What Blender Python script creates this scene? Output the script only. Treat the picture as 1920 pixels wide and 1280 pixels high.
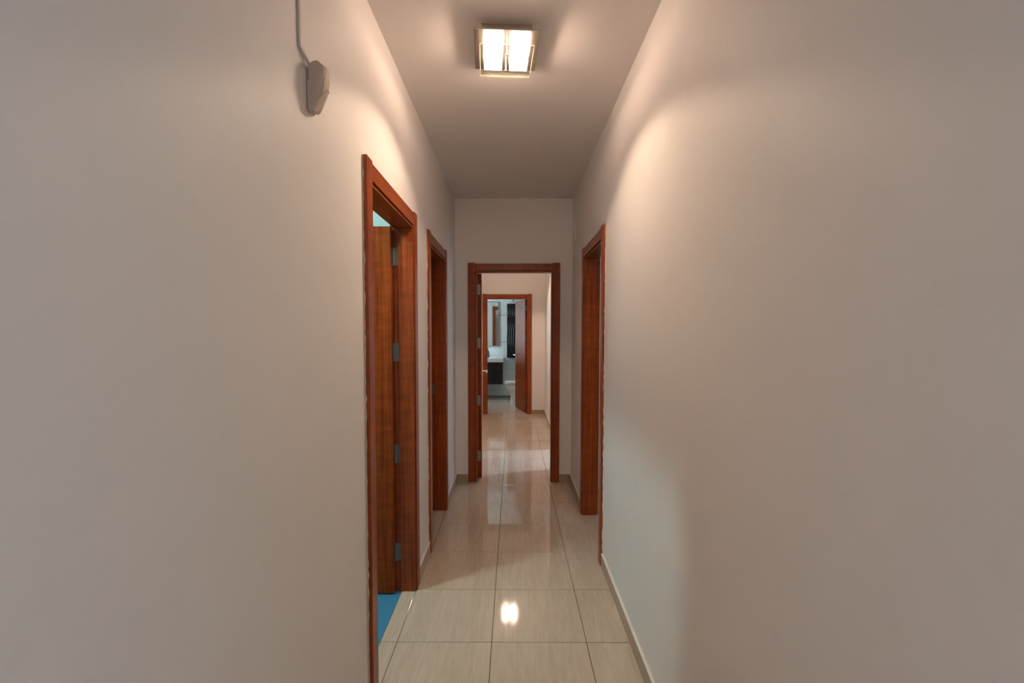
import bpy, bmesh, math, random
from mathutils import Matrix, Vector
random.seed(7)
for o in list(bpy.data.objects): bpy.data.objects.remove(o)
SC = bpy.context.scene
COL = SC.collection

# ------------------------------------------------------------------ camera
CAM_H = 1.4615
cam_d = bpy.data.cameras.new('camera'); cam = bpy.data.objects.new('camera', cam_d); COL.objects.link(cam)
cam_d.sensor_width = 36; cam_d.sensor_fit = 'HORIZONTAL'
cam_d.lens = 869.92/1920*36; cam_d.shift_y = 19.62/1920; cam_d.clip_start = .02
pitch, yaw, roll = .0448, -.0027, .0011
right = Vector((1, 0, 0)); up = Vector((0, math.sin(pitch), math.cos(pitch))); fwd = Vector((0, math.cos(pitch), -math.sin(pitch)))
xa = math.cos(roll)*right+math.sin(roll)*up; ya = -math.sin(roll)*right+math.cos(roll)*up
Mc = Matrix((xa, ya, -fwd)).transposed().to_4x4()
cam.matrix_world = Matrix.Translation((0, 0, CAM_H)) @ Matrix.Rotation(-yaw, 4, 'Z') @ Mc
SC.camera = cam
# ------------------------------------------------------------------ view, world
SC.view_settings.view_transform = 'Standard'; SC.view_settings.look = 'None'
SC.view_settings.gamma = 1; SC.view_settings.use_curve_mapping = False
SC.view_settings.exposure = 0.13
W = bpy.data.worlds.new('sky'); SC.world = W; W.use_nodes = True
W.node_tree.nodes['Background'].inputs[0].default_value = (.62, .76, 1, 1)
W.node_tree.nodes['Background'].inputs[1].default_value = 1.0
# ------------------------------------------------------------------ daylight and added warm fill
def area(name, loc, rot, sx, sy, power, col):
    d = bpy.data.lights.new(name, 'AREA'); d.shape = 'RECTANGLE'; d.size = sx; d.size_y = sy; d.energy = power; d.color = col
    o = bpy.data.objects.new(name, d); o.location = loc; o.rotation_euler = rot; COL.objects.link(o); return o
PI = math.pi
K_LAMP = 0.8       # watts of each downward-facing cup opening
K_CUP = 82.0       # glow of the frosted cup walls
WARM = (1.0, .70, .55)
area('daylight_living_right', (2.45, -1.3, 1.45), (PI/2, 0, PI/2), 1.8, 1.7, 12.5, (.46, .77, 1.0))
area('daylight_living_left', (-2.45, -1.3, 1.45), (PI/2, 0, -PI/2), 1.8, 1.7, 3.5, (.5, .78, 1.0))
area('warm_fill_living', (0.0, -3.85, 1.6), (PI/2, 0, 0), 1.6, 1.2, 11, (1.0, .76, .60))  # added warm fill behind the camera, brightens the end wall
area('daylight_right_room', (3.45, 1.6, 1.5), (PI/2, 0, PI/2), 0.9, 1.2, 22, (.66, .84, 1.0))
area('daylight_hall_room', (3.3, 5.86, 1.55), (PI/2, 0, PI/2), 0.36, 1.25, 105, (.54, .74, 1.0))
area('daylight_bathroom', (-1.27, 9.75, 1.6), (PI/2, 0, -PI/2), 0.6, 1.1, 14, (.84, .96, 1.0))
area('daylight_left_room', (-3.5, 1.2, 1.5), (PI/2, 0, -PI/2), 1.0, 1.2, 5, (.65, .85, 1.0))

# ------------------------------------------------------------------ materials
def newmat(name):
    m = bpy.data.materials.new(name); m.use_nodes = True; nt = m.node_tree
    return m, nt, nt.nodes['Principled BSDF']
def simple(name, col, rough=.5, metal=0, spec=.5, coat=0):
    m, nt, b = newmat(name)
    n = nt.nodes.new('ShaderNodeTexNoise'); n.inputs['Scale'].default_value = 40
    r = nt.nodes.new('ShaderNodeMapRange'); r.inputs['To Min'].default_value = max(0, rough-.04); r.inputs['To Max'].default_value = rough+.04
    nt.links.new(n.outputs['Fac'], r.inputs['Value']); nt.links.new(r.outputs['Result'], b.inputs['Roughness'])
    b.inputs['Base Color'].default_value = (*col, 1); b.inputs['Metallic'].default_value = metal
    b.inputs['Specular IOR Level'].default_value = spec; b.inputs['Coat Weight'].default_value = coat
    return m
def plaster(name, col, rough=.55, stains=0):
    m, nt, b = newmat(name); L = nt.links.new
    tc = nt.nodes.new('ShaderNodeTexCoord')
    n = nt.nodes.new('ShaderNodeTexNoise'); n.inputs['Scale'].default_value = 1.3; n.inputs['Detail'].default_value = 5
    L(tc.outputs['Object'], n.inputs['Vector'])
    r = nt.nodes.new('ShaderNodeValToRGB'); e = r.color_ramp.elements
    e[0].position = .3; e[1].position = .7
    e[0].color = (*[c*.965 for c in col], 1); e[1].color = (*col, 1); L(n.outputs['Fac'], r.inputs['Fac'])
    out = r.outputs['Color']
    if stains:                      # faint grubby marks low on the wall
        s = nt.nodes.new('ShaderNodeTexNoise'); s.inputs['Scale'].default_value = 7; s.inputs['Detail'].default_value = 6; s.inputs['Roughness'].default_value = .65
        L(tc.outputs['Object'], s.inputs['Vector'])
        k = nt.nodes.new('ShaderNodeMapRange'); k.inputs['From Min'].default_value = .62; k.inputs['From Max'].default_value = .78; k.inputs['To Max'].default_value = stains
        L(s.outputs['Fac'], k.inputs['Value'])
        mx = nt.nodes.new('ShaderNodeMixRGB'); L(k.outputs['Result'], mx.inputs['Fac']); L(out, mx.inputs['Color1']); mx.inputs['Color2'].default_value = (.36, .30, .22, 1)
        out = mx.outputs['Color']
    L(out, b.inputs['Base Color'])
    b.inputs['Roughness'].default_value = rough; b.inputs['Specular IOR Level'].default_value = .35
    f = nt.nodes.new('ShaderNodeTexNoise'); f.inputs['Scale'].default_value = 55; f.inputs['Detail'].default_value = 3
    L(tc.outputs['Object'], f.inputs['Vector'])
    bp = nt.nodes.new('ShaderNodeBump'); bp.inputs['Strength'].default_value = .12; bp.inputs['Distance'].default_value = .004
    L(f.outputs['Fac'], bp.inputs['Height']); L(bp.outputs['Normal'], b.inputs['Normal'])
    return m
def wood(name, axis, spec=.3):
    m, nt, b = newmat(name); L = nt.links.new
    tc = nt.nodes.new('ShaderNodeTexCoord'); oi = nt.nodes.new('ShaderNodeObjectInfo')
    mp = nt.nodes.new('ShaderNodeMapping'); sc = [95, 95, 95]; sc[axis] = 2.2; mp.inputs['Scale'].default_value = sc
    L(tc.outputs['Object'], mp.inputs['Vector'])
    n = nt.nodes.new('ShaderNodeTexNoise'); n.noise_dimensions = '4D'; n.inputs['Scale'].default_value = 1; n.inputs['Detail'].default_value = 6; n.inputs['Roughness'].default_value = .6
    L(mp.outputs['Vector'], n.inputs['Vector'])
    mm = nt.nodes.new('ShaderNodeMath'); mm.operation = 'MULTIPLY'; mm.inputs[1].default_value = 30; L(oi.outputs['Random'], mm.inputs[0]); L(mm.outputs[0], n.inputs['W'])
    r = nt.nodes.new('ShaderNodeValToRGB'); e = r.color_ramp.elements
    e[0].position = .28; e[0].color = (.150, .022, .003, 1); e[1].position = .74; e[1].color = (.42, .095, .020, 1)
    L(n.outputs['Fac'], r.inputs['Fac'])
    # broad ribbon figure across the grain
    mp2 = nt.nodes.new('ShaderNodeMapping'); s2 = [9, 9, 9]; s2[axis] = 34; mp2.inputs['Scale'].default_value = s2; L(tc.outputs['Object'], mp2.inputs['Vector'])
    n2 = nt.nodes.new('ShaderNodeTexNoise'); n2.inputs['Scale'].default_value = 1; n2.inputs['Detail'].default_value = 2; L(mp2.outputs['Vector'], n2.inputs['Vector'])
    k = nt.nodes.new('ShaderNodeMapRange'); k.inputs['From Min'].default_value = .35; k.inputs['From Max'].default_value = .7; k.inputs['To Min'].default_value = .84; k.inputs['To Max'].default_value = 1.1
    L(n2.outputs['Fac'], k.inputs['Value'])
    mx = nt.nodes.new('ShaderNodeMixRGB'); mx.blend_type = 'MULTIPLY'; mx.inputs['Fac'].default_value = 1; L(r.outputs['Color'], mx.inputs['Color1']); L(k.outputs['Result'], mx.inputs['Color2'])
    L(mx.outputs['Color'], b.inputs['Base Color'])
    b.inputs['Roughness'].default_value = .34; b.inputs['Specular IOR Level'].default_value = spec
    b.inputs['Coat Weight'].default_value = .05 if spec > .2 else 0; b.inputs['Coat Roughness'].default_value = .12
    return m
def stone(name, rough=.06, tint=(1, 1, 1)):
    m, nt, b = newmat(name); L = nt.links.new
    g = nt.nodes.new('ShaderNodeNewGeometry'); oi = nt.nodes.new('ShaderNodeObjectInfo')
    mm = nt.nodes.new('ShaderNodeMath'); mm.operation = 'MULTIPLY'; mm.inputs[1].default_value = 40; L(oi.outputs['Random'], mm.inputs[0])
    def noise(scale, det, rg):
        mp = nt.nodes.new('ShaderNodeMapping'); mp.inputs['Scale'].default_value = scale; L(g.outputs['Position'], mp.inputs['Vector'])
        n = nt.nodes.new('ShaderNodeTexNoise'); n.noise_dimensions = '4D'; n.inputs['Scale'].default_value = 1; n.inputs['Detail'].default_value = det; n.inputs['Roughness'].default_value = rg
        n.inputs['Distortion'].default_value = .35
        L(mp.outputs['Vector'], n.inputs['Vector']); L(mm.outputs[0], n.inputs['W']); return n
    a = noise((52, 5.5, 40), 6, .66); c = noise((170, 60, 170), 4, .7); d = noise((8, 1.2, 8), 3, .5)
    r = nt.nodes.new('ShaderNodeValToRGB'); e = r.color_ramp.elements
    e[0].position = .27; e[0].color = (.50*tint[0], .40*tint[1], .305*tint[2], 1); e[1].position = .73; e[1].color = (.635*tint[0], .53*tint[1], .425*tint[2], 1)
    ad = nt.nodes.new('ShaderNodeMath'); ad.operation = 'MULTIPLY_ADD'; ad.inputs[1].default_value = .35
    L(c.outputs['Fac'], ad.inputs[0]); L(a.outputs['Fac'], ad.inputs[2])
    ad2 = nt.nodes.new('ShaderNodeMath'); ad2.operation = 'MULTIPLY_ADD'; ad2.inputs[1].default_value = .4; L(d.outputs['Fac'], ad2.inputs[0]); L(ad.outputs[0], ad2.inputs[2])
    sb = nt.nodes.new('ShaderNodeMath'); sb.operation = 'SUBTRACT'; sb.inputs[1].default_value = .375; L(ad2.outputs[0], sb.inputs[0])
    L(sb.outputs[0], r.inputs['Fac']); L(r.outputs['Color'], b.inputs['Base Color'])
    b.inputs['Roughness'].default_value = rough; b.inputs['Specular IOR Level'].default_value = .62
    bp = nt.nodes.new('ShaderNodeBump'); bp.inputs['Strength'].default_value = .02; bp.inputs['Distance'].default_value = .001; L(a.outputs['Fac'], bp.inputs['Height']); L(bp.outputs['Normal'], b.inputs['Normal'])
    return m
def emitter(name, col, s):
    m, nt, b = newmat(name); b.inputs['Base Color'].default_value = (.8, .8, .8, 1)
    n = nt.nodes.new('ShaderNodeTexNoise'); n.inputs['Scale'].default_value = 12
    k = nt.nodes.new('ShaderNodeMapRange'); k.inputs['To Min'].default_value = s*.93; k.inputs['To Max'].default_value = s*1.07
    nt.links.new(n.outputs['Fac'], k.inputs['Value']); nt.links.new(k.outputs['Result'], b.inputs['Emission Strength'])
    b.inputs['Emission Color'].default_value = (*col, 1); return m
def clear(name):
    m, nt, b = newmat(name); nt.nodes.remove(b); L = nt.links.new
    t = nt.nodes.new('ShaderNodeBsdfTransparent'); t.inputs[0].default_value = (.95, .97, .95, 1); g = nt.nodes.new('ShaderNodeBsdfGlossy'); g.inputs['Roughness'].default_value = .03
    f = nt.nodes.new('ShaderNodeLayerWeight'); f.inputs[0].default_value = .12; mx = nt.nodes.new('ShaderNodeMixShader')
    L(f.outputs[0], mx.inputs[0]); L(t.outputs[0], mx.inputs[1]); L(g.outputs[0], mx.inputs[2]); L(mx.outputs[0], nt.nodes['Material Output'].inputs[0]); return m

M_WALL = plaster('wall_paint', (.87, .83, .79), .5, .08)
M_CEIL = plaster('ceiling_paint', (.90, .84, .79), .7)
M_COOL = plaster('room_paint', (.36, .47, .46), .6)
M_WV = wood('sapele_vertical', 2); M_WH = wood('sapele_horizontal', 0); M_WL = wood('sapele_leaf', 2, .10)
M_TILE = stone('travertine_tile'); M_BASE = stone('travertine_skirting', .3, (.72, .66, .58)); M_CAP = plaster('painted_skirting_top', (.84, .78, .71), .6)
M_GROUT = simple('grout', (.10, .085, .07), .85, 0, .1)
M_TEAL = simple('teal_floor', (.050, .235, .40), .35)
M_STEEL = simple('satin_steel', (.27, .245, .22), .42, 1)
M_CHROME = simple('chrome', (.8, .8, .8), .12, 1)
M_NICKEL = simple('satin_nickel', (.66, .61, .54), .2, 1)
M_PLASTIC = simple('aged_plastic', (.60, .50, .43), .5)
M_PLASTIC2 = simple('aged_plastic_light', (.66, .56, .48), .4)
M_DARKPL = simple('dark_gap', (.05, .04, .035), .7)
M_TRUNK = simple('painted_trunking', (.66, .62, .57), .5)
M_WHITE = simple('ceramic', (.80, .82, .82), .12, 0, .5, .4)
M_BLACK = simple('black_lacquer', (.008, .008, .009), .22, 0, .25)
M_BATHT = plaster('wall_tile', (.66, .76, .76), .16)
M_BLINE = simple('tile_joint', (.20, .26, .25), .6)
M_MIRROR = simple('mirror_glass', (.86, .90, .89), .02, 1)
M_SOAP = simple('grey_bottle', (.10, .09, .14), .3)
M_CUP = emitter('lamp_cup', (1.0, .72, .56), K_CUP)
M_CUP2 = emitter('room_lamp_cup', (.74, 1.0, 1.0), 205)
M_GLASS = clear('clear_glass')
M_EDGE, _nt, _b = newmat('polished_glass_edge'); _t = _nt.nodes.new('ShaderNodeBsdfTranslucent'); _t.inputs[0].default_value = (.9, .85, .72, 1); _d = _nt.nodes.new('ShaderNodeMixShader'); _d.inputs[0].default_value = .9; _b.inputs['Base Color'].default_value = (.35, .33, .28, 1)
_nt.links.new(_b.outputs[0], _d.inputs[1]); _nt.links.new(_t.outputs[0], _d.inputs[2]); _nt.links.new(_d.outputs[0], _nt.nodes['Material Output'].inputs[0])
M_PANE = emitter('sky_pane', (.7, .82, 1), .6)
M_LINE = simple('plate_paint', (.80, .78, .76), .35)
M_CAULK = plaster('caulk', (.78, .66, .54), .8)

# ------------------------------------------------------------------ helpers
def bx(bm, x0, x1, y0, y1, z0, z1, bevel=0):
    t = bmesh.new(); bmesh.ops.create_cube(t, size=1)
    for v in t.verts: v.co = Vector(((x0+x1)/2+v.co.x*(x1-x0), (y0+y1)/2+v.co.y*(y1-y0), (z0+z1)/2+v.co.z*(z1-z0)))
    if bevel: bmesh.ops.bevel(t, geom=t.edges[:], offset=bevel, segments=2, affect='EDGES', profile=.6)
    add(bm, t)
def add(bm, t, mat=None):
    if mat is not None: bmesh.ops.transform(t, matrix=mat, verts=t.verts)
    me = bpy.data.meshes.new('tmp'); t.to_mesh(me); t.free(); bm.from_mesh(me); bpy.data.meshes.remove(me)
def cyl(bm, p, q, r, seg=16, r2=None, cap=True):
    p = Vector(p); q = Vector(q); d = q-p
    t = bmesh.new(); bmesh.ops.create_cone(t, cap_ends=cap, segments=seg, radius1=r, radius2=r if r2 is None else r2, depth=d.length)
    add(bm, t, Matrix.Translation((p+q)/2) @ d.to_track_quat('Z', 'Y').to_matrix().to_4x4())
def ball(bm, c, r, s=(1, 1, 1)):
    t = bmesh.new(); bmesh.ops.create_uvsphere(t, u_segments=16, v_segments=10, radius=r)
    add(bm, t, Matrix.Translation(c) @ Matrix.Diagonal((*s, 1)))
def loft(bm, rings, cap=True):
    vs = [[bm.verts.new(p) for p in r] for r in rings]; n = len(vs[0])
    for a, b in zip(vs, vs[1:]):
        for i in range(n): bm.faces.new((a[i], a[(i+1) % n], b[(i+1) % n], b[i]))
    if cap: bm.faces.new(vs[0][::-1]); bm.faces.new(vs[-1])
    bmesh.ops.recalc_face_normals(bm, faces=bm.faces[:])
def obj(name, bm, mat, parent=None, loc=(0, 0, 0), rz=0, smooth=False):
    me = bpy.data.meshes.new(name); bm.to_mesh(me); bm.free(); me.materials.append(mat)
    if smooth:
        me.shade_smooth()
        try: me.set_sharp_from_angle(angle=math.radians(35))
        except Exception: pass
    o = bpy.data.objects.new(name, me); COL.objects.link(o); o.location = loc; o.rotation_euler = (0, 0, rz)
    if parent: o.parent = parent
    return o
def B(*boxes, bevel=0):
    bm = bmesh.new()
    for b in boxes: bx(bm, *b, bevel=bevel)
    return bm
def empty(name, loc, rz=0, parent=None):
    o = bpy.data.objects.new(name, None); COL.objects.link(o); o.location = loc; o.rotation_euler = (0, 0, rz); o.empty_display_size = .1
    if parent: o.parent = parent
    return o
def tag(o, label=None, cat=None, group=None, kind=None):
    for k, v in (('label', label), ('category', cat), ('group', group), ('kind', kind)):
        if v: o[k] = v
    return o
def struct(name, bm, mat, label, cat):
    return tag(obj(name, bm, mat), label, cat, kind='structure')

# ------------------------------------------------------------------ the shell
XL, XR, H = -.5557, .5602, 2.714
YE, YE2 = 4.4485, 4.5485          # end wall of the near corridor
YB, YB2 = 8.14, 8.24              # end wall of the far hall
YW = 10.215                       # bathroom back wall
T = .10
Y0 = .15                          # corridor mouth, beside the camera
DH = 2.045                        # rough opening height
# doors: outer casing limits
D1 = (1.730, 2.625); D2 = (2.987, 3.800); D3 = (2.834, 3.712); D4 = (-.4334, .4445); D5 = (-.537, .323); D6 = (4.85, 5.76)
g = .055                          # casing lap over the wall
def yopen(X0, X1, ya, yb, opens):
    bs = []; y = ya
    for a, b in opens:
        bs.append((X0, X1, y, a+g, 0, H)); bs.append((X0, X1, a+g, b-g, DH, H)); y = b-g
    bs.append((X0, X1, y, yb, 0, H)); return bs
def xopen(YA, YBb, xa, xb, a, b):
    return [(xa, a+g, YA, YBb, 0, H), (a+g, b-g, YA, YBb, DH, H), (b-g, xb, YA, YBb, 0, H)]
struct('wall_left', B(*yopen(XL-T, XL, Y0, YE, [D1, D2])), M_WALL, 'off-white painted wall on the left of the corridor with two doorways', 'wall')
struct('wall_right', B(*yopen(XR, XR+T, Y0, YE, [D3])), M_WALL, 'off-white painted wall on the right of the corridor with one doorway', 'wall')
struct('wall_end', B(*xopen(YE, YE2, -.95, XR+T, *D4)), M_WALL, 'off-white wall closing the near corridor around the middle doorway', 'wall')
struct('wall_hall_left', B((-.85, -.75, YE2, YB, 0, H)), M_WALL, 'left wall of the far hall behind the open door', 'wall')
struct('wall_hall_right', B(*yopen(XR, XR+T, YE2, YB, [D6])), M_WALL, 'right wall of the far hall seen as a thin lit strip', 'wall')
struct('wall_hall_end', B(*xopen(YB, YB2, -1.40, XR+T, *D5)), M_WALL, 'pinkish lit wall at the end of the far hall around the bathroom doorway', 'wall')
struct('ceiling', B((XL, XR, Y0, YE, H, H+.06)), M_CEIL, 'plain matt ceiling over the near corridor', 'ceiling')
struct('ceiling_hall', B((-.75, XR, YE2, YB, H, H+.06)), M_CEIL, 'plain ceiling over the far hall', 'ceiling')
# bathroom shell
struct('wall_bathroom_left', B((-1.40, -1.30, YB2, YW, 0, 2.5)), M_BATHT, 'pale tiled left wall of the bathroom', 'wall')
struct('wall_bathroom_right', B((XR, XR+T, YB2, YW, 0, 2.5)), M_BATHT, 'pale tiled right wall of the bathroom', 'wall')
struct('ceiling_bathroom', B((-1.30, XR, YB2, YW, 2.5, 2.56)), M_CEIL, 'white bathroom ceiling', 'ceiling')
wb = struct('wall_bathroom_back', B((-1.40, XR+T, YW+.008, YW+T, 0, 2.56)), M_BLINE, 'pale tiled back wall of the bathroom behind the mirror and black cabinets', 'wall')
zs = [.036, .626, 1.216, 1.808, 2.5]; xs = [-1.30, -1.1, -.80, -.50, -.20, .10, .40, .56]
for za, zb in zip(zs, zs[1:]):
    for x0, x1 in zip(xs, xs[1:]):
        obj('tile', B((x0+.001, x1-.001, YW, YW+.009, za+(.009 if za > 1.2 else .002), zb-.002), bevel=.0012), M_BATHT, wb)
tag(obj('foot_strip_bathroom', B((-1.30, XR, YW-.006, YW+.008, 0, .034)), simple('dark_grey_strip', (.16, .17, .19), .4)), 'thin dark grey strip along the foot of the bathroom back wall', 'baseboard', kind='structure')  # thin box coloured dark grey, along the foot of the back wall

# hidden neighbouring rooms, only as far as their light and walls matter
def shell(tagname, x0, x1, y0, y1, wallm, floorm, skip, desc, fl=True, h=H):
    bs = []
    if 'W' not in skip: bs.append((x0-T, x0, y0-T, y1+T, 0, h))
    if 'E' not in skip: bs.append((x1, x1+T, y0-T, y1+T, 0, h))
    if 'S' not in skip: bs.append((x0, x1, y0-T, y0, 0, h))
    if 'N' not in skip: bs.append((x0, x1, y1, y1+T, 0, h))
    struct('wall_'+tagname, B(*bs), wallm, 'side walls of the '+desc, 'wall')
    struct('ceiling_'+tagname, B((x0, x1, y0, y1, h, h+.06)), M_CEIL, 'ceiling of the '+desc, 'ceiling')
    if fl: struct('floor_'+tagname, B((x0, x1 if 'E' not in skip else -.626, y0, y1, -.05, -.001) if 'W' not in skip else (.691, x1, y0, y1, -.05, -.001)), floorm, 'floor of the '+desc, 'floor')
shell('left_room', -3.6, XL-T, .45, 2.78, M_COOL, M_TEAL, 'E', 'teal floored room behind the first left doorway')
shell('dark_room', -3.6, XL-T, 2.88, 4.32, M_WALL, M_TILE, 'ES', 'unlit room behind the second left doorway')
shell('right_room', XR+T, 3.6, .9, 4.3, M_WALL, M_TILE, 'W', 'room behind the right doorway')
shell('hall_room', XR+T, 3.6, 4.7, 7.2, M_WALL, M_TILE, 'W', 'bright room beside the far hall')
struct('wall_living', B((-2.6, -2.5, -4.1, Y0, 0, H), (2.5, 2.6, -4.1, Y0, 0, H), (-2.5, 2.5, -4.1, -4.0, 0, H), (-2.5, XL-T, Y0-T, Y0, 0, H), (XR+T, 2.5, Y0-T, Y0, 0, H)), M_WALL, 'walls of the living room behind the camera', 'wall')
struct('ceiling_living', B((-2.5, 2.5, -4.0, Y0, H, H+.06)), M_CEIL, 'ceiling of the living room behind the camera', 'ceiling')
struct('floor_living', B((-2.5, 2.5, -4.0, Y0, -.05, 0)), M_TILE, 'stone floor of the living room behind the camera', 'floor')
def window(n, bm_frame, bm_pane, label):
    w = struct('window_%d' % n, bm_frame, M_LINE, label, 'window'); obj('pane', bm_pane, M_PANE, w)
def window_x(n, X, yc, w, z0, z1, s, label):  # on a wall with normal along x; s = side facing the room
    a, b = yc-w/2, yc+w/2; x0, x1 = sorted((X, X+s*.04)); p0, p1 = sorted((X+s*.006, X+s*.018))
    window(n, B((x0, x1, a-.05, a, z0-.05, z1+.05), (x0, x1, b, b+.05, z0-.05, z1+.05), (x0, x1, a, b, z0-.05, z0), (x0, x1, a, b, z1, z1+.05)), B((p0, p1, a, b, z0, z1)), label)
window_x(1, 3.6, 1.6, .9, .9, 2.1, -1, 'window of the right room')
window_x(2, 3.6, 5.86, .4, .9, 2.15, -1, 'narrow window of the room beside the far hall')
window_x(3, -1.30, 9.75, .6, 1.05, 2.15, 1, 'bathroom window in the left wall')
window_x(4, -3.6, 1.2, 1.0, .9, 2.1, 1, 'window of the teal floored room')
window_x(5, 2.5, -1.3, 1.8, .6, 2.3, -1, 'living room window to the right behind the camera')
window_x(6, -2.5, -1.3, 1.8, .6, 2.3, 1, 'living room window to the left behind the camera')

# ------------------------------------------------------------------ tiled floor, each tile its own piece
floor = struct('floor', B((-.625, .69, Y0, YE2, -.06, -.0025), (-.85, .69, YE2, YB2, -.06, -.0025), (-1.30, XR, YB2, YW, -.06, -.0025)), M_GROUT, 'glossy beige travertine tile floor running through corridor, hall and bathroom', 'floor')
TS = .446; TX = -.0997; TY = 2.120; gp = .0016
meshes = {}
for j in range(-5, 19):
    ya, yb = TY+j*TS, TY+(j+1)*TS
    ya = max(ya, Y0); yb = min(yb, YW)
    if yb-ya < .02: continue
    ym = (ya+yb)/2
    lo, hi = (-.625, .69) if ym < YE2 else ((-.76, .66) if ym < YB else (-1.30, XR))
    for k in range(-3, 2):
        x0, x1 = max(TX+k*TS, lo), min(TX+(k+1)*TS, hi)
        if x1-x0 < .02: continue
        key = (round(x1-x0, 4), round(yb-ya, 4))
        if key not in meshes:
            t = B((gp, x1-x0-gp, gp, yb-ya-gp, -.008, 0), bevel=.0006)
            me = bpy.data.meshes.new('tile'); t.to_mesh(me); t.free(); me.materials.append(M_TILE); meshes[key] = me
        o = bpy.data.objects.new('tile', meshes[key]); COL.objects.link(o); o.location = (x0, ya, 0); o.parent = floor

# ------------------------------------------------------------------ skirting
def base(name, box, label):
    x0, x1, y0, y1, z0, z1 = box; o = tag(obj(name, B((x0, x1, y0, y1, z0, z1-.003), bevel=.001), M_BASE), label, 'baseboard', kind='structure')
    obj('cap', B((x0, x1, y0, y1, z1-.0028, z1), bevel=.001), M_CAP, o)
bt, bh = .013, .080
base('baseboard_right', (XR-bt, XR, Y0, D3[0], 0, bh), 'beige stone skirting along the near right wall')
base('baseboard_right_far', (XR-bt, XR, D3[1], YE, 0, bh), 'short beige stone skirting between the right doorway and the end wall')
base('baseboard_left', (XL, XL+bt, Y0, D1[0], 0, bh), 'beige stone skirting on the near left wall before the first doorway')
base('baseboard_left_middle', (XL, XL+bt, D1[1], D2[0], 0, bh), 'beige stone skirting between the two left doorways')
base('baseboard_left_far', (XL, XL+bt, D2[1], YE, 0, bh), 'short beige stone skirting between second left doorway and end wall')
base('baseboard_end_left', (XL+bt, D4[0], YE-bt, YE, 0, bh), 'small skirting piece left of the middle doorway')
base('baseboard_end_right', (D4[1], XR-bt, YE-bt, YE, 0, bh), 'small skirting piece right of the middle doorway')
base('baseboard_hall_right', (XR-bt, XR, D6[1], YB, 0, bh), 'skirting along the right wall of the far hall')
base('baseboard_hall_end_right', (D5[1], XR-bt, YB-bt, YB, 0, bh), 'skirting piece right of the bathroom doorway')
base('baseboard_hall_end_left', (-.75, D5[0], YB-bt, YB, 0, bh), 'skirting piece left of the bathroom doorway')

# ------------------------------------------------------------------ doors
def handle(parent, x, z, yf, sgn, side):
    """lever on a face at y=yf pointing out along sgn*y, lever running along side*x"""
    bm = bmesh.new()
    cyl(bm, (x, yf, z), (x, yf+sgn*.009, z), .025, 20); cyl(bm, (x, yf+sgn*.009, z), (x, yf+sgn*.052, z), .0085, 12)
    cyl(bm, (x, yf+sgn*.050, z), (x+side*.055, yf+sgn*.056, z-.003), .009, 12); cyl(bm, (x+side*.055, yf+sgn*.056, z-.003), (x+side*.115, yf+sgn*.046, z-.008), .009, 12, .0075)
    ball(bm, (x, yf+sgn*.050, z), .0105); ball(bm, (x+side*.115, yf+sgn*.046, z-.008), .0085)
    obj('lever_handle', bm, M_CHROME, parent, smooth=True)
    bm = bmesh.new(); cyl(bm, (x, yf, z-.075), (x, yf+sgn*.007, z-.075), .020, 20); cyl(bm, (x, yf+sgn*.006, z-.075), (x, yf+sgn*.0095, z-.075), .006, 10)
    obj('keyhole_rosette', bm, M_CHROME, parent, smooth=True)
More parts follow.
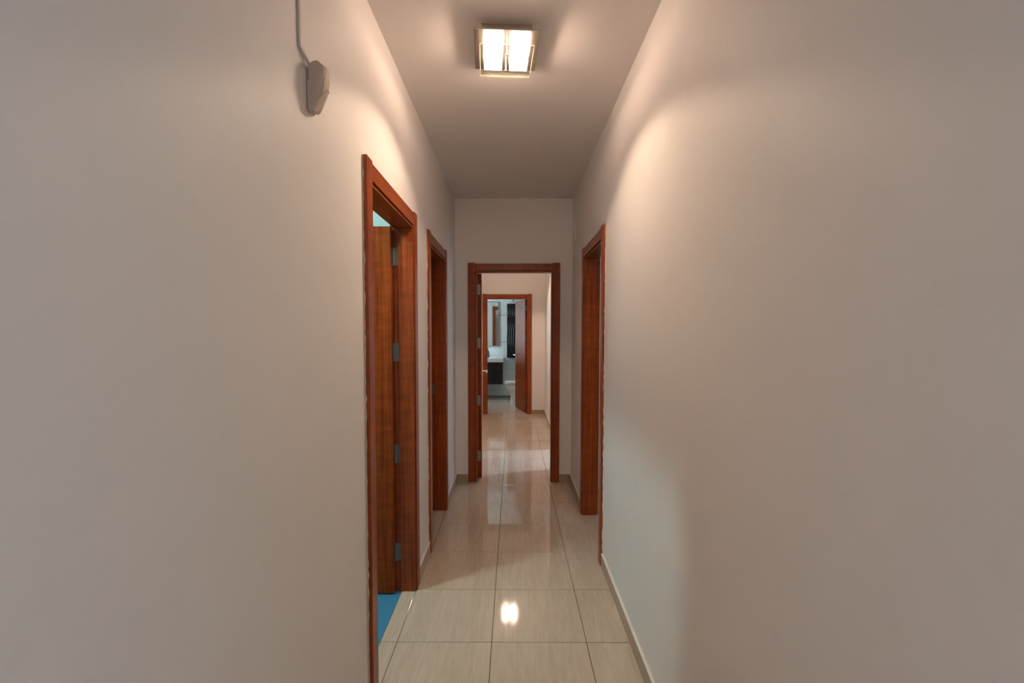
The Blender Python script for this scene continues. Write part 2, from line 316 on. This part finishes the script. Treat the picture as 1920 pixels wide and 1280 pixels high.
def door(n, loc, rz, wo, label, leaf=None, hinge_side=1, angle=90, back=True, handles=True, inset=0, thick=.035):
    """local frame: x along the opening, y into the room behind (0 = corridor face of the wall), z up"""
    d = tag(empty('door_%d' % n, loc, rz), label, 'door', kind='structure')
    o = wo/2; ci = o-.070; li = ci-.012            # outer, casing inner, lining inner
    zc, zl = 2.036, 2.020
    def casing(yf, yb):
        s = 1 if yb > yf else -1
        for sg in (-1, 1):
            a, b = sorted((sg*ci, sg*o)); y0, y1 = sorted((yf, yb))
            bm = B((a, b, y0, y1, 0, 2.110), bevel=.0035)
            obj('casing_post', bm, M_WV, d)
        y0, y1 = sorted((yf+s*.003, yb)); obj('casing_header', B((-ci+.0005, ci-.0005, y0, y1, zc, 2.103), bevel=.003), M_WH, d)
    casing(-.018, -.0005)
    if back: casing(T+.018, T+.0005)
    for sg in (-1, 1):
        a, b = sorted((sg*li, sg*(ci-.0055))); obj('jamb', B((a, b, -.010, .074, 0, zl+.012), bevel=.0015), M_WV, d)
        a, b = sorted((sg*(li+.0058), sg*(ci+.012))); obj('jamb_backing', B((a, b, -.0004, T-.0005, 0, zl+.012)), M_WV, d)
    obj('head_jamb', B((-li, li, -.010, .074, zl, zc-.007), bevel=.0015), M_WH, d)
    obj('head_jamb_backing', B((-li, li, -.0004, T-.0005, zl+.0085, DH)), M_WH, d)
    if leaf:
        w = 2*li+.004; hs = hinge_side
        L = obj('door_leaf', B(*[tuple(sorted((0, -hs*w)))+(-thick, 0, .008, 2.022)], bevel=.0015), M_WL, d, (hs*(li+.002-inset), T+.003, 0), math.radians(-hs*angle))
        for z in (1.866, 1.345, .780, .226):
            bm = bmesh.new(); kx = hs*.004
            cyl(bm, (kx, .002, z-.045), (kx, .002, z+.045), .0065, 12)
            for q in (-.047, .047): ball(bm, (kx, .002, z+q), .0062)
            bx(bm, -.0005 if hs < 0 else -.0015, .0015 if hs < 0 else .0005, -.032, -.002, z-.05, z+.05)
            obj('hinge', bm, M_STEEL, L, smooth=True)
            # leaf of the hinge screwed on the jamb, with screws
            bm = bmesh.new(); xx = hs*(li+.006)
            a, b = sorted((xx, xx-hs*.002)); bx(bm, a, b, T-.026, T-.001, z-.05, z+.05)
            for q in (-.033, .033): cyl(bm, (xx, T-.015, z+q), (xx-hs*.0032, T-.015, z+q), .004, 10)
            obj('hinge_plate', bm, M_STEEL, d)
        # strike plate on the other jamb
        if handles:
            hx = -hs*(w-.06)
            handle(L, hx, 1.015, -thick, -1, hs); handle(L, hx, 1.015, 0, 1, hs)
        obj('latch', B(tuple(sorted((-hs*w, -hs*(w+.004))))+(-.026, -.010, .985, 1.045), bevel=.0008), M_CHROME, L)
    return d
d1 = door(1, (XL, sum(D1)/2, 0), PI/2, D1[1]-D1[0], 'first left reddish-brown door standing open into the teal floored room', True, 1, 91)
d2 = door(2, (XL, sum(D2)/2, 0), PI/2, D2[1]-D2[0], 'second left reddish-brown doorway opening on a dark room', True, -1, 96)
d3 = door(3, (XR, sum(D3)/2, 0), -PI/2, D3[1]-D3[0], 'reddish-brown doorway in the right wall', True, 1, 96)
d4 = door(4, (sum(D4)/2, YE, 0), 0, D4[1]-D4[0], 'middle reddish-brown doorway in the end wall, door folded back on the left', True, -1, 93.5, thick=.042)
d5 = door(5, (sum(D5)/2, YB, 0), 0, D5[1]-D5[0], 'farthest reddish-brown doorway into the bathroom, glossy door half open on the right', True, 1, 76)
d6 = door(6, (XR, sum(D6)/2, 0), -PI/2, D6[1]-D6[0], 'doorway in the right wall of the far hall', None)
# strike plates where the photo shows one: far jamb of the second left doorway
li2 = (D2[1]-D2[0])/2-.082
bm = B((li2+.0035, li2+.006, .078, .098, .955, 1.035), bevel=.0006); cyl(bm, (li2+.002, .088, .965), (li2+.0045, .088, .965), .0035, 10); cyl(bm, (li2+.002, .088, 1.025), (li2+.0045, .088, 1.025), .0035, 10)
obj('strike_plate', bm, M_STEEL, d2)
# ragged plaster fringe along casings (filler the painters left)
def fringe(parent, x, sg, z1=2.108, amp=.003):
    bm = bmesh.new(); n = 90; A = []; Bv = []
    for i in range(n+1):
        z = bh+(z1-bh)*i/n; w = .0006+amp*random.random()**3
        A.append((bm.verts.new((x, -.0006, z)), bm.verts.new((x, -.0025-w*1.5, z)), bm.verts.new((x+sg*(w+.001), -.0006, z))))
    for a, b in zip(A, A[1:]):
        for k in range(3): bm.faces.new((a[k], a[(k+1) % 3], b[(k+1) % 3], b[k]))
    bm.faces.new(A[0]); bm.faces.new(A[-1][::-1]); bmesh.ops.recalc_face_normals(bm, faces=bm.faces[:])
    obj('caulk_bead', bm, M_CAULK, parent)
fringe(d1, -(D1[1]-D1[0])/2, -1); fringe(d2, -(D2[1]-D2[0])/2, -1); fringe(d3, (D3[1]-D3[0])/2, 1)

# ------------------------------------------------------------------ ceiling lamp
def ceiling_lamp(loc, rz, label, watts):
    t = tag(empty('ceiling_lamp', loc, rz), label, 'ceiling lamp')
    # local z=0 at the ceiling
    bm = B((-.105, .105, -.105, .105, -.042, -.0005), bevel=.003); obj('canopy', bm, M_NICKEL, t)
    zt, zb = -.042, -.049
    obj('plate_rim', B((-.135, .135, -.143, .143, zb, zt), bevel=.0015), M_NICKEL, t)
    # cups: 2 x 2 frosted boxes
    for cx in (-.0485, .0645):
        for cy in (-.052, .060):
            x = cx-.006; obj('frosted_cup', B((x-.0388, x+.0388, cy-.044, cy+.044, -.074, zb), bevel=.004), M_CUP, t)
            d = bpy.data.lights.new('cup_light', 'AREA'); d.shape = 'RECTANGLE'; d.size = .034; d.size_y = .070; d.energy = watts; d.color = WARM
            l = bpy.data.objects.new('cup_light', d); l.location = (x, cy, -.0755); COL.objects.link(l); l.parent = t
    gz = -.089
    obj('glass_plate', B((-.110, .110, -.117, .117, gz-.004, gz)), M_GLASS, t)
    e = .0018; zz = (gz-.0040, gz-.0010)
    obj('glass_edge', B((-.112, .112, -.119, -.119+e, *zz), (-.112, .112, .119-e, .119, *zz), (-.112, -.112+e, -.119, .119, *zz), (.112-e, .112, -.119, .119, *zz)), M_EDGE, t)
    for y in (-.055, .062):
        bm = bmesh.new(); cyl(bm, (.0015, y, zb), (.0015, y, gz-.004), .0022, 12); cyl(bm, (.0015, y, gz-.004), (.0015, y, gz-.008), .0042, 16); obj('spacer_screw', bm, M_STEEL, t, smooth=True)
    return t
ceiling_lamp((-.033, 2.055, H), math.radians(3.3), 'lit square nickel ceiling lamp with four frosted cups and a clear glass plate', K_LAMP)
ceiling_lamp((-.05, 6.6, H), 0, 'square nickel ceiling lamp of the far hall, above the doorway and out of sight', K_LAMP*3.4)
t = tag(empty('round_ceiling_lamp', (-1.38, 2.03, H)), 'small round white lamp on the ceiling of the teal floored room', 'ceiling lamp')
bm = bmesh.new(); cyl(bm, (0, 0, -.03), (0, 0, -.0005), .12, 32); obj('base', bm, M_NICKEL, t, smooth=True)
bm = bmesh.new(); cyl(bm, (0, 0, -.075), (0, 0, -.03), .07, 32, .10); obj('shade', bm, M_CUP2, t, smooth=True)

# ------------------------------------------------------------------ motion detector on the left wall
md = tag(empty('motion_detector', (XL, 1.272, 2.045)), 'yellowed plastic motion detector with curved front, high on the left wall', 'motion detector')
prof = [(.003, .012), (.0055, .003), (.0120, .0), (.0205, .005), (.0265, .016), (.0335, .032), (.0435, .057), (.0475, .072), (.0500, .096), (.0495, .128), (.0340, .1400), (.0190, .1390), (.0085, .131), (.003, .124)]
def ring(t, k=1):
    q = .80+.20*math.sin(PI*min(1, max(0, .08+.84*t))); c = (.016, .072)
    return [((c[0]+(x*(q if x > .02 else 1)-c[0])*k) if x > .0035 else x, t*.050, c[1]+(z+t*.018*(1-z/.14)-c[1])*k) for x, z in prof]
bm = bmesh.new(); loft(bm, [ring(0, .95), ring(.05)]+[ring(t) for t in (.15, .3, .45, .6, .75, .88)]+[ring(.95), ring(1, .95)]); obj('housing', bm, M_PLASTIC, md, smooth=True)
obj('wall_bracket', B((.0005, .0040, .004, .046, .014, .118), bevel=.001), M_PLASTIC2, md)
# lens panel, slightly proud of the rounded front
def sp(t, k):
    r = ring(t); pts = [r[8], r[7], r[6], (r[6][0]*.6+r[5][0]*.4, r[6][1], r[6][2]*.6+r[5][2]*.4)]
    return [(p[0]+.0002+k*.0010, p[1], p[2]) for p in pts]
bm = bmesh.new(); loft(bm, [sp(t, 0)[::-1]+sp(t, 1) for t in (.14, .3, .45, .6, .75, .88)]); obj('lens_window', bm, M_PLASTIC2, md, smooth=True)
bm = bmesh.new()
for sm in ([(.0215, .016), (.0270, .038), (.0320, .066), (.0332, .100), (.0315, .137)], [(.0190, .018), (.0225, .040), (.0262, .066), (.0268, .092)]):
    for a, b in zip(sm, sm[1:]): cyl(bm, (a[0], .0002, a[1]), (b[0], .0002, b[1]), .0008, 8)
obj('seam', bm, M_PLASTIC2, md, smooth=True)
bm = bmesh.new(); cyl(bm, (.0150, -.0008, .0150), (.0150, .008, .0150), .0078, 20); cyl(bm, (.0150, -.0018, .0150), (.0150, -.0005, .0150), .0050, 16); obj('swivel_knob', bm, M_PLASTIC2, md, smooth=True)
bm = bmesh.new(); cyl(bm, (.047, .022, .072), (.0535, .022, .064), .0011, 8); ball(bm, (.0535, .022, .064), .0014); obj('tamper_pin', bm, M_PLASTIC2, md)
obj('side_slot', B((.0105, .0122, -.0004, .002, .078, .087)), M_LINE, md)
bm = bmesh.new()
for q in range(5): bx(bm, .0045, .0070, -.0004, .003, .088+q*.0065, .091+q*.0065)
obj('vent_slots', bm, M_DARKPL, md)
# flat trunking from the ceiling, kinked into the detector
bm = bmesh.new()
path = [(XL+.004, 1.2290, H-.001), (XL+.004, 1.2290, 2.205), (XL+.004, 1.2300, 2.196), (XL+.009, 1.289, 2.172)]
def ribbon(bm, pts, w, th):
    rings = []
    for i, p in enumerate(pts):
        a = Vector(pts[max(0, i-1)]); b = Vector(pts[min(len(pts)-1, i+1)]); d = (b-a).normalized()
        n = Vector((1, 0, 0)); s = d.cross(n).normalized(); p = Vector(p); k = w if i < 3 else w*.8
        rings.append([p+s*k/2+n*th/2, p-s*k/2+n*th/2, p-s*k/2-n*th/2, p+s*k/2-n*th/2])
    loft(bm, rings)
ribbon(bm, path, .0085, .006)
tag(obj('cable', bm, M_TRUNK), 'thin grey cable run dropping from the ceiling to the motion detector', 'cable')

# ------------------------------------------------------------------ junction-box covers high on both walls near the end
cv = tag(empty('junction_box_cover', (XL, 4.10, 2.265)), 'flat off-white cover plate high on left wall past second doorway', 'cover plate')
obj('plate', B((.0003, .007, -.085, .085, -.068, .068), bevel=.002), M_LINE, cv); obj('screw', (lambda b: (cyl(b, (.006, 0, 0), (.009, 0, 0), .005, 12), b)[1])(bmesh.new()), M_STEEL, cv)
cv = tag(empty('junction_box_cover', (XR, 4.29, 2.40)), 'flat off-white cover plate high on right wall above and past the doorway', 'cover plate')
obj('plate', B((-.007, -.0003, -.095, .095, -.113, .113), bevel=.002), M_LINE, cv); obj('screw', (lambda b: (cyl(b, (-.006, 0, 0), (-.009, 0, 0), .005, 12), b)[1])(bmesh.new()), M_STEEL, cv)

# ------------------------------------------------------------------ bathroom
def wave_panel(x0, x1, z0, z1, yf, depth, fn, nx, nz, horizontal):
    bm = bmesh.new(); G = []
    for i in range(nx+1):
        r = []
        for k in range(nz+1):
            x = x0+(x1-x0)*i/nx; z = z0+(z1-z0)*k/nz
            edge = min(i, nx-i, k, nz-k) == 0
            r.append(bm.verts.new((x, yf-(0 if edge else depth*fn(x, z)), z)))
        G.append(r)
    for i in range(nx):
        for k in range(nz): bm.faces.new((G[i][k], G[i+1][k], G[i+1][k+1], G[i][k+1]))
    rim = [G[i][0] for i in range(nx+1)]+[G[nx][k] for k in range(1, nz+1)]+[G[i][nz] for i in range(nx-1, -1, -1)]+[G[0][k] for k in range(nz-1, 0, -1)]
    bk = [bm.verts.new((v.co.x, yf+.016, v.co.z)) for v in rim]; n = len(rim)
    for i in range(n): bm.faces.new((rim[i], bk[i], bk[(i+1) % n], rim[(i+1) % n]))
    bm.faces.new(bk); bmesh.ops.recalc_face_normals(bm, faces=bm.faces[:]); return bm
vt = tag(empty('vanity_unit', (-.60, 9.98, .338)), 'black glossy wall-hung vanity unit with wavy front under the white basin', 'cabinet')
obj('body', B((-.385, .377, -.195, .234, 0, .466), bevel=.002), M_BLACK, vt)
fH = lambda x, z: .5+.5*math.sin(2*PI*(z+.018*math.sin(5.2*x+1.0)+.012*math.sin(9*x))/.030)
for z0, z1 in ((.004, .231), (.235, .462)):
    o = obj('drawer', wave_panel(-.383, .375, z0, z1, -.212, .005, fH, 40, 70, True), M_BLACK, vt, smooth=True)
wbn = tag(empty('washbasin', (-.60, 9.98, .8045)), 'thick white ceramic washbasin top on the black vanity unit', 'washbasin')
bm = B((-.405, .392, -.232, .234, 0, .085), bevel=.006)
b2 = bmesh.new(); ob = obj('basin', bm, M_WHITE, wbn, smooth=True)
bm = bmesh.new(); loft(bm, [[(-.02+a*math.cos(q)*.25, -.02+a*math.sin(q)*.16, z) for q in [2*PI*i/32 for i in range(32)]] for a, z in ((1.0, .0855), (1.06, .093), (1.10, .093), (1.12, .0855))], cap=False); obj('bowl_rim', bm, M_WHITE, wbn, smooth=True)
bm = bmesh.new(); cyl(bm, (-.02, .17, .085), (-.02, .17, .20), .017, 16); cyl(bm, (-.02, .17, .185), (-.02, .05, .165), .011, 12); cyl(bm, (-.02, .17, .20), (-.02, .20, .235), .007, 10); obj('tap', bm, M_CHROME, wbn, smooth=True)
sb = tag(empty('soap_dispenser', (-.545, 9.90, .8905)), 'dark grey soap pump bottle standing on the white washbasin', 'soap dispenser')
bm = bmesh.new(); loft(bm, [[(r*math.cos(q), r*math.sin(q), z) for q in [2*PI*i/24 for i in range(24)]] for r, z in ((.030, 0), (.034, .006), (.034, .125), (.030, .145), (.016, .158), (.014, .170))]); obj('bottle', bm, M_SOAP, sb, smooth=True)
bm = bmesh.new(); cyl(bm, (0, 0, .170), (0, 0, .184), .015, 16); cyl(bm, (0, 0, .184), (0, 0, .212), .005, 10); cyl(bm, (-.004, 0, .212), (.036, 0, .207), .006, 10); obj('pump', bm, M_SOAP, sb, smooth=True)
mr = tag(empty('wall_mirror', (-.62, YW-.001, 1.62), .0023), 'tall mirror with thin metal frame on the bathroom wall above the washbasin', 'mirror')
obj('mirror_glass', B((-.292, .292, -.020, -.002, -.478, .472)), M_MIRROR, mr)
obj('frame', B((-.305, -.290, -.026, -.0005, -.492, .484), (.290, .305, -.026, -.0005, -.492, .484), (-.290, .290, -.026, -.0005, .470, .484), (-.290, .290, -.026, -.0005, -.492, -.476), bevel=.001), simple('grey_frame', (.22, .30, .31), .35, .6), mr)
tc = tag(empty('tall_cabinet', (.04, 10.13, .885)), 'tall narrow black wall cabinet with glossy wave relief beside the mirror', 'cabinet')
obj('body', B((-.178, .178, -.060, .0845, 0, 1.170), bevel=.002), M_BLACK, tc)
fV = lambda x, z: .5+.5*math.sin(2*PI*(x+.060*math.sin(6.0*z-.9)+.020*math.sin(11*z))/.046)
obj('door', wave_panel(-.176, .176, .003, 1.167, -.077, .012, fV, 80, 80, False), M_BLACK, tc, smooth=True)
# toilet, facing left, back against the right wall
tl = tag(empty('toilet', (.18, 9.32, 0)), 'white ceramic toilet with closed lid beside the half open bathroom door', 'toilet')
def oval(xf, xb, hw, z, n=28, p=2.4):
    c = (xf+xb)/2; a = (xb-xf)/2; r = []
    for i in range(n):
        q = 2*PI*i/n; cx, sy = math.cos(q), math.sin(q)
        r.append((c+a*math.copysign(abs(cx)**(2/p), cx)-.18, hw*math.copysign(abs(sy)**(2/p), sy), z))
    return r
bm = bmesh.new(); loft(bm, [oval(-.062, .40, .105, 0), oval(-.058, .40, .100, .02), oval(-.050, .40, .092, .12), oval(-.056, .42, .100, .20), oval(-.092, .45, .130, .26), oval(-.140, .47, .165, .325), oval(-.164, .48, .182, .375), oval(-.166, .48, .183, .395)]); obj('bowl', bm, M_WHITE, tl, smooth=True)
bm = bmesh.new(); loft(bm, [oval(-.172, .30, .184, .402), oval(-.176, .30, .188, .408), oval(-.176, .30, .188, .424), oval(-.172, .30, .184, .428)]); obj('seat', bm, M_WHITE, tl, smooth=True)
bm = bmesh.new(); loft(bm, [oval(-.172, .31, .184, .431), oval(-.176, .31, .188, .437), oval(-.174, .31, .186, .452), oval(-.155, .30, .170, .461)]); obj('lid', bm, M_WHITE, tl, smooth=True)
obj('tank', B((.14, .3795, -.19, .19, .396, .79), bevel=.02), M_WHITE, tl, smooth=True); obj('tank_lid', B((.132, .3797, -.195, .195, .791, .825), bevel=.008), M_WHITE, tl, smooth=True)
bm = bmesh.new(); cyl(bm, (.26, 0, .825), (.26, 0, .832), .02, 20); obj('flush_button', bm, M_CHROME, tl, smooth=True)
# thin dark rod with a small white end, hanging from the bathroom ceiling
pr = tag(empty('hanging_rod', (-.004, 9.62, 2.5)), 'thin dark blue rod with small white end hanging in front of the tall cabinet', 'rod')
bm = bmesh.new(); cyl(bm, (0, 0, -.44), (0, 0, -.0005), .009, 12); cyl(bm, (0, 0, -.012), (0, 0, -.0005), .03, 20); obj('rod', bm, simple('dark_blue_metal', (.02, .05, .13), .4), pr, smooth=True)
bm = bmesh.new(); ball(bm, (0, 0, -.452), .014); obj('rod_end', bm, M_WHITE, pr, smooth=True)
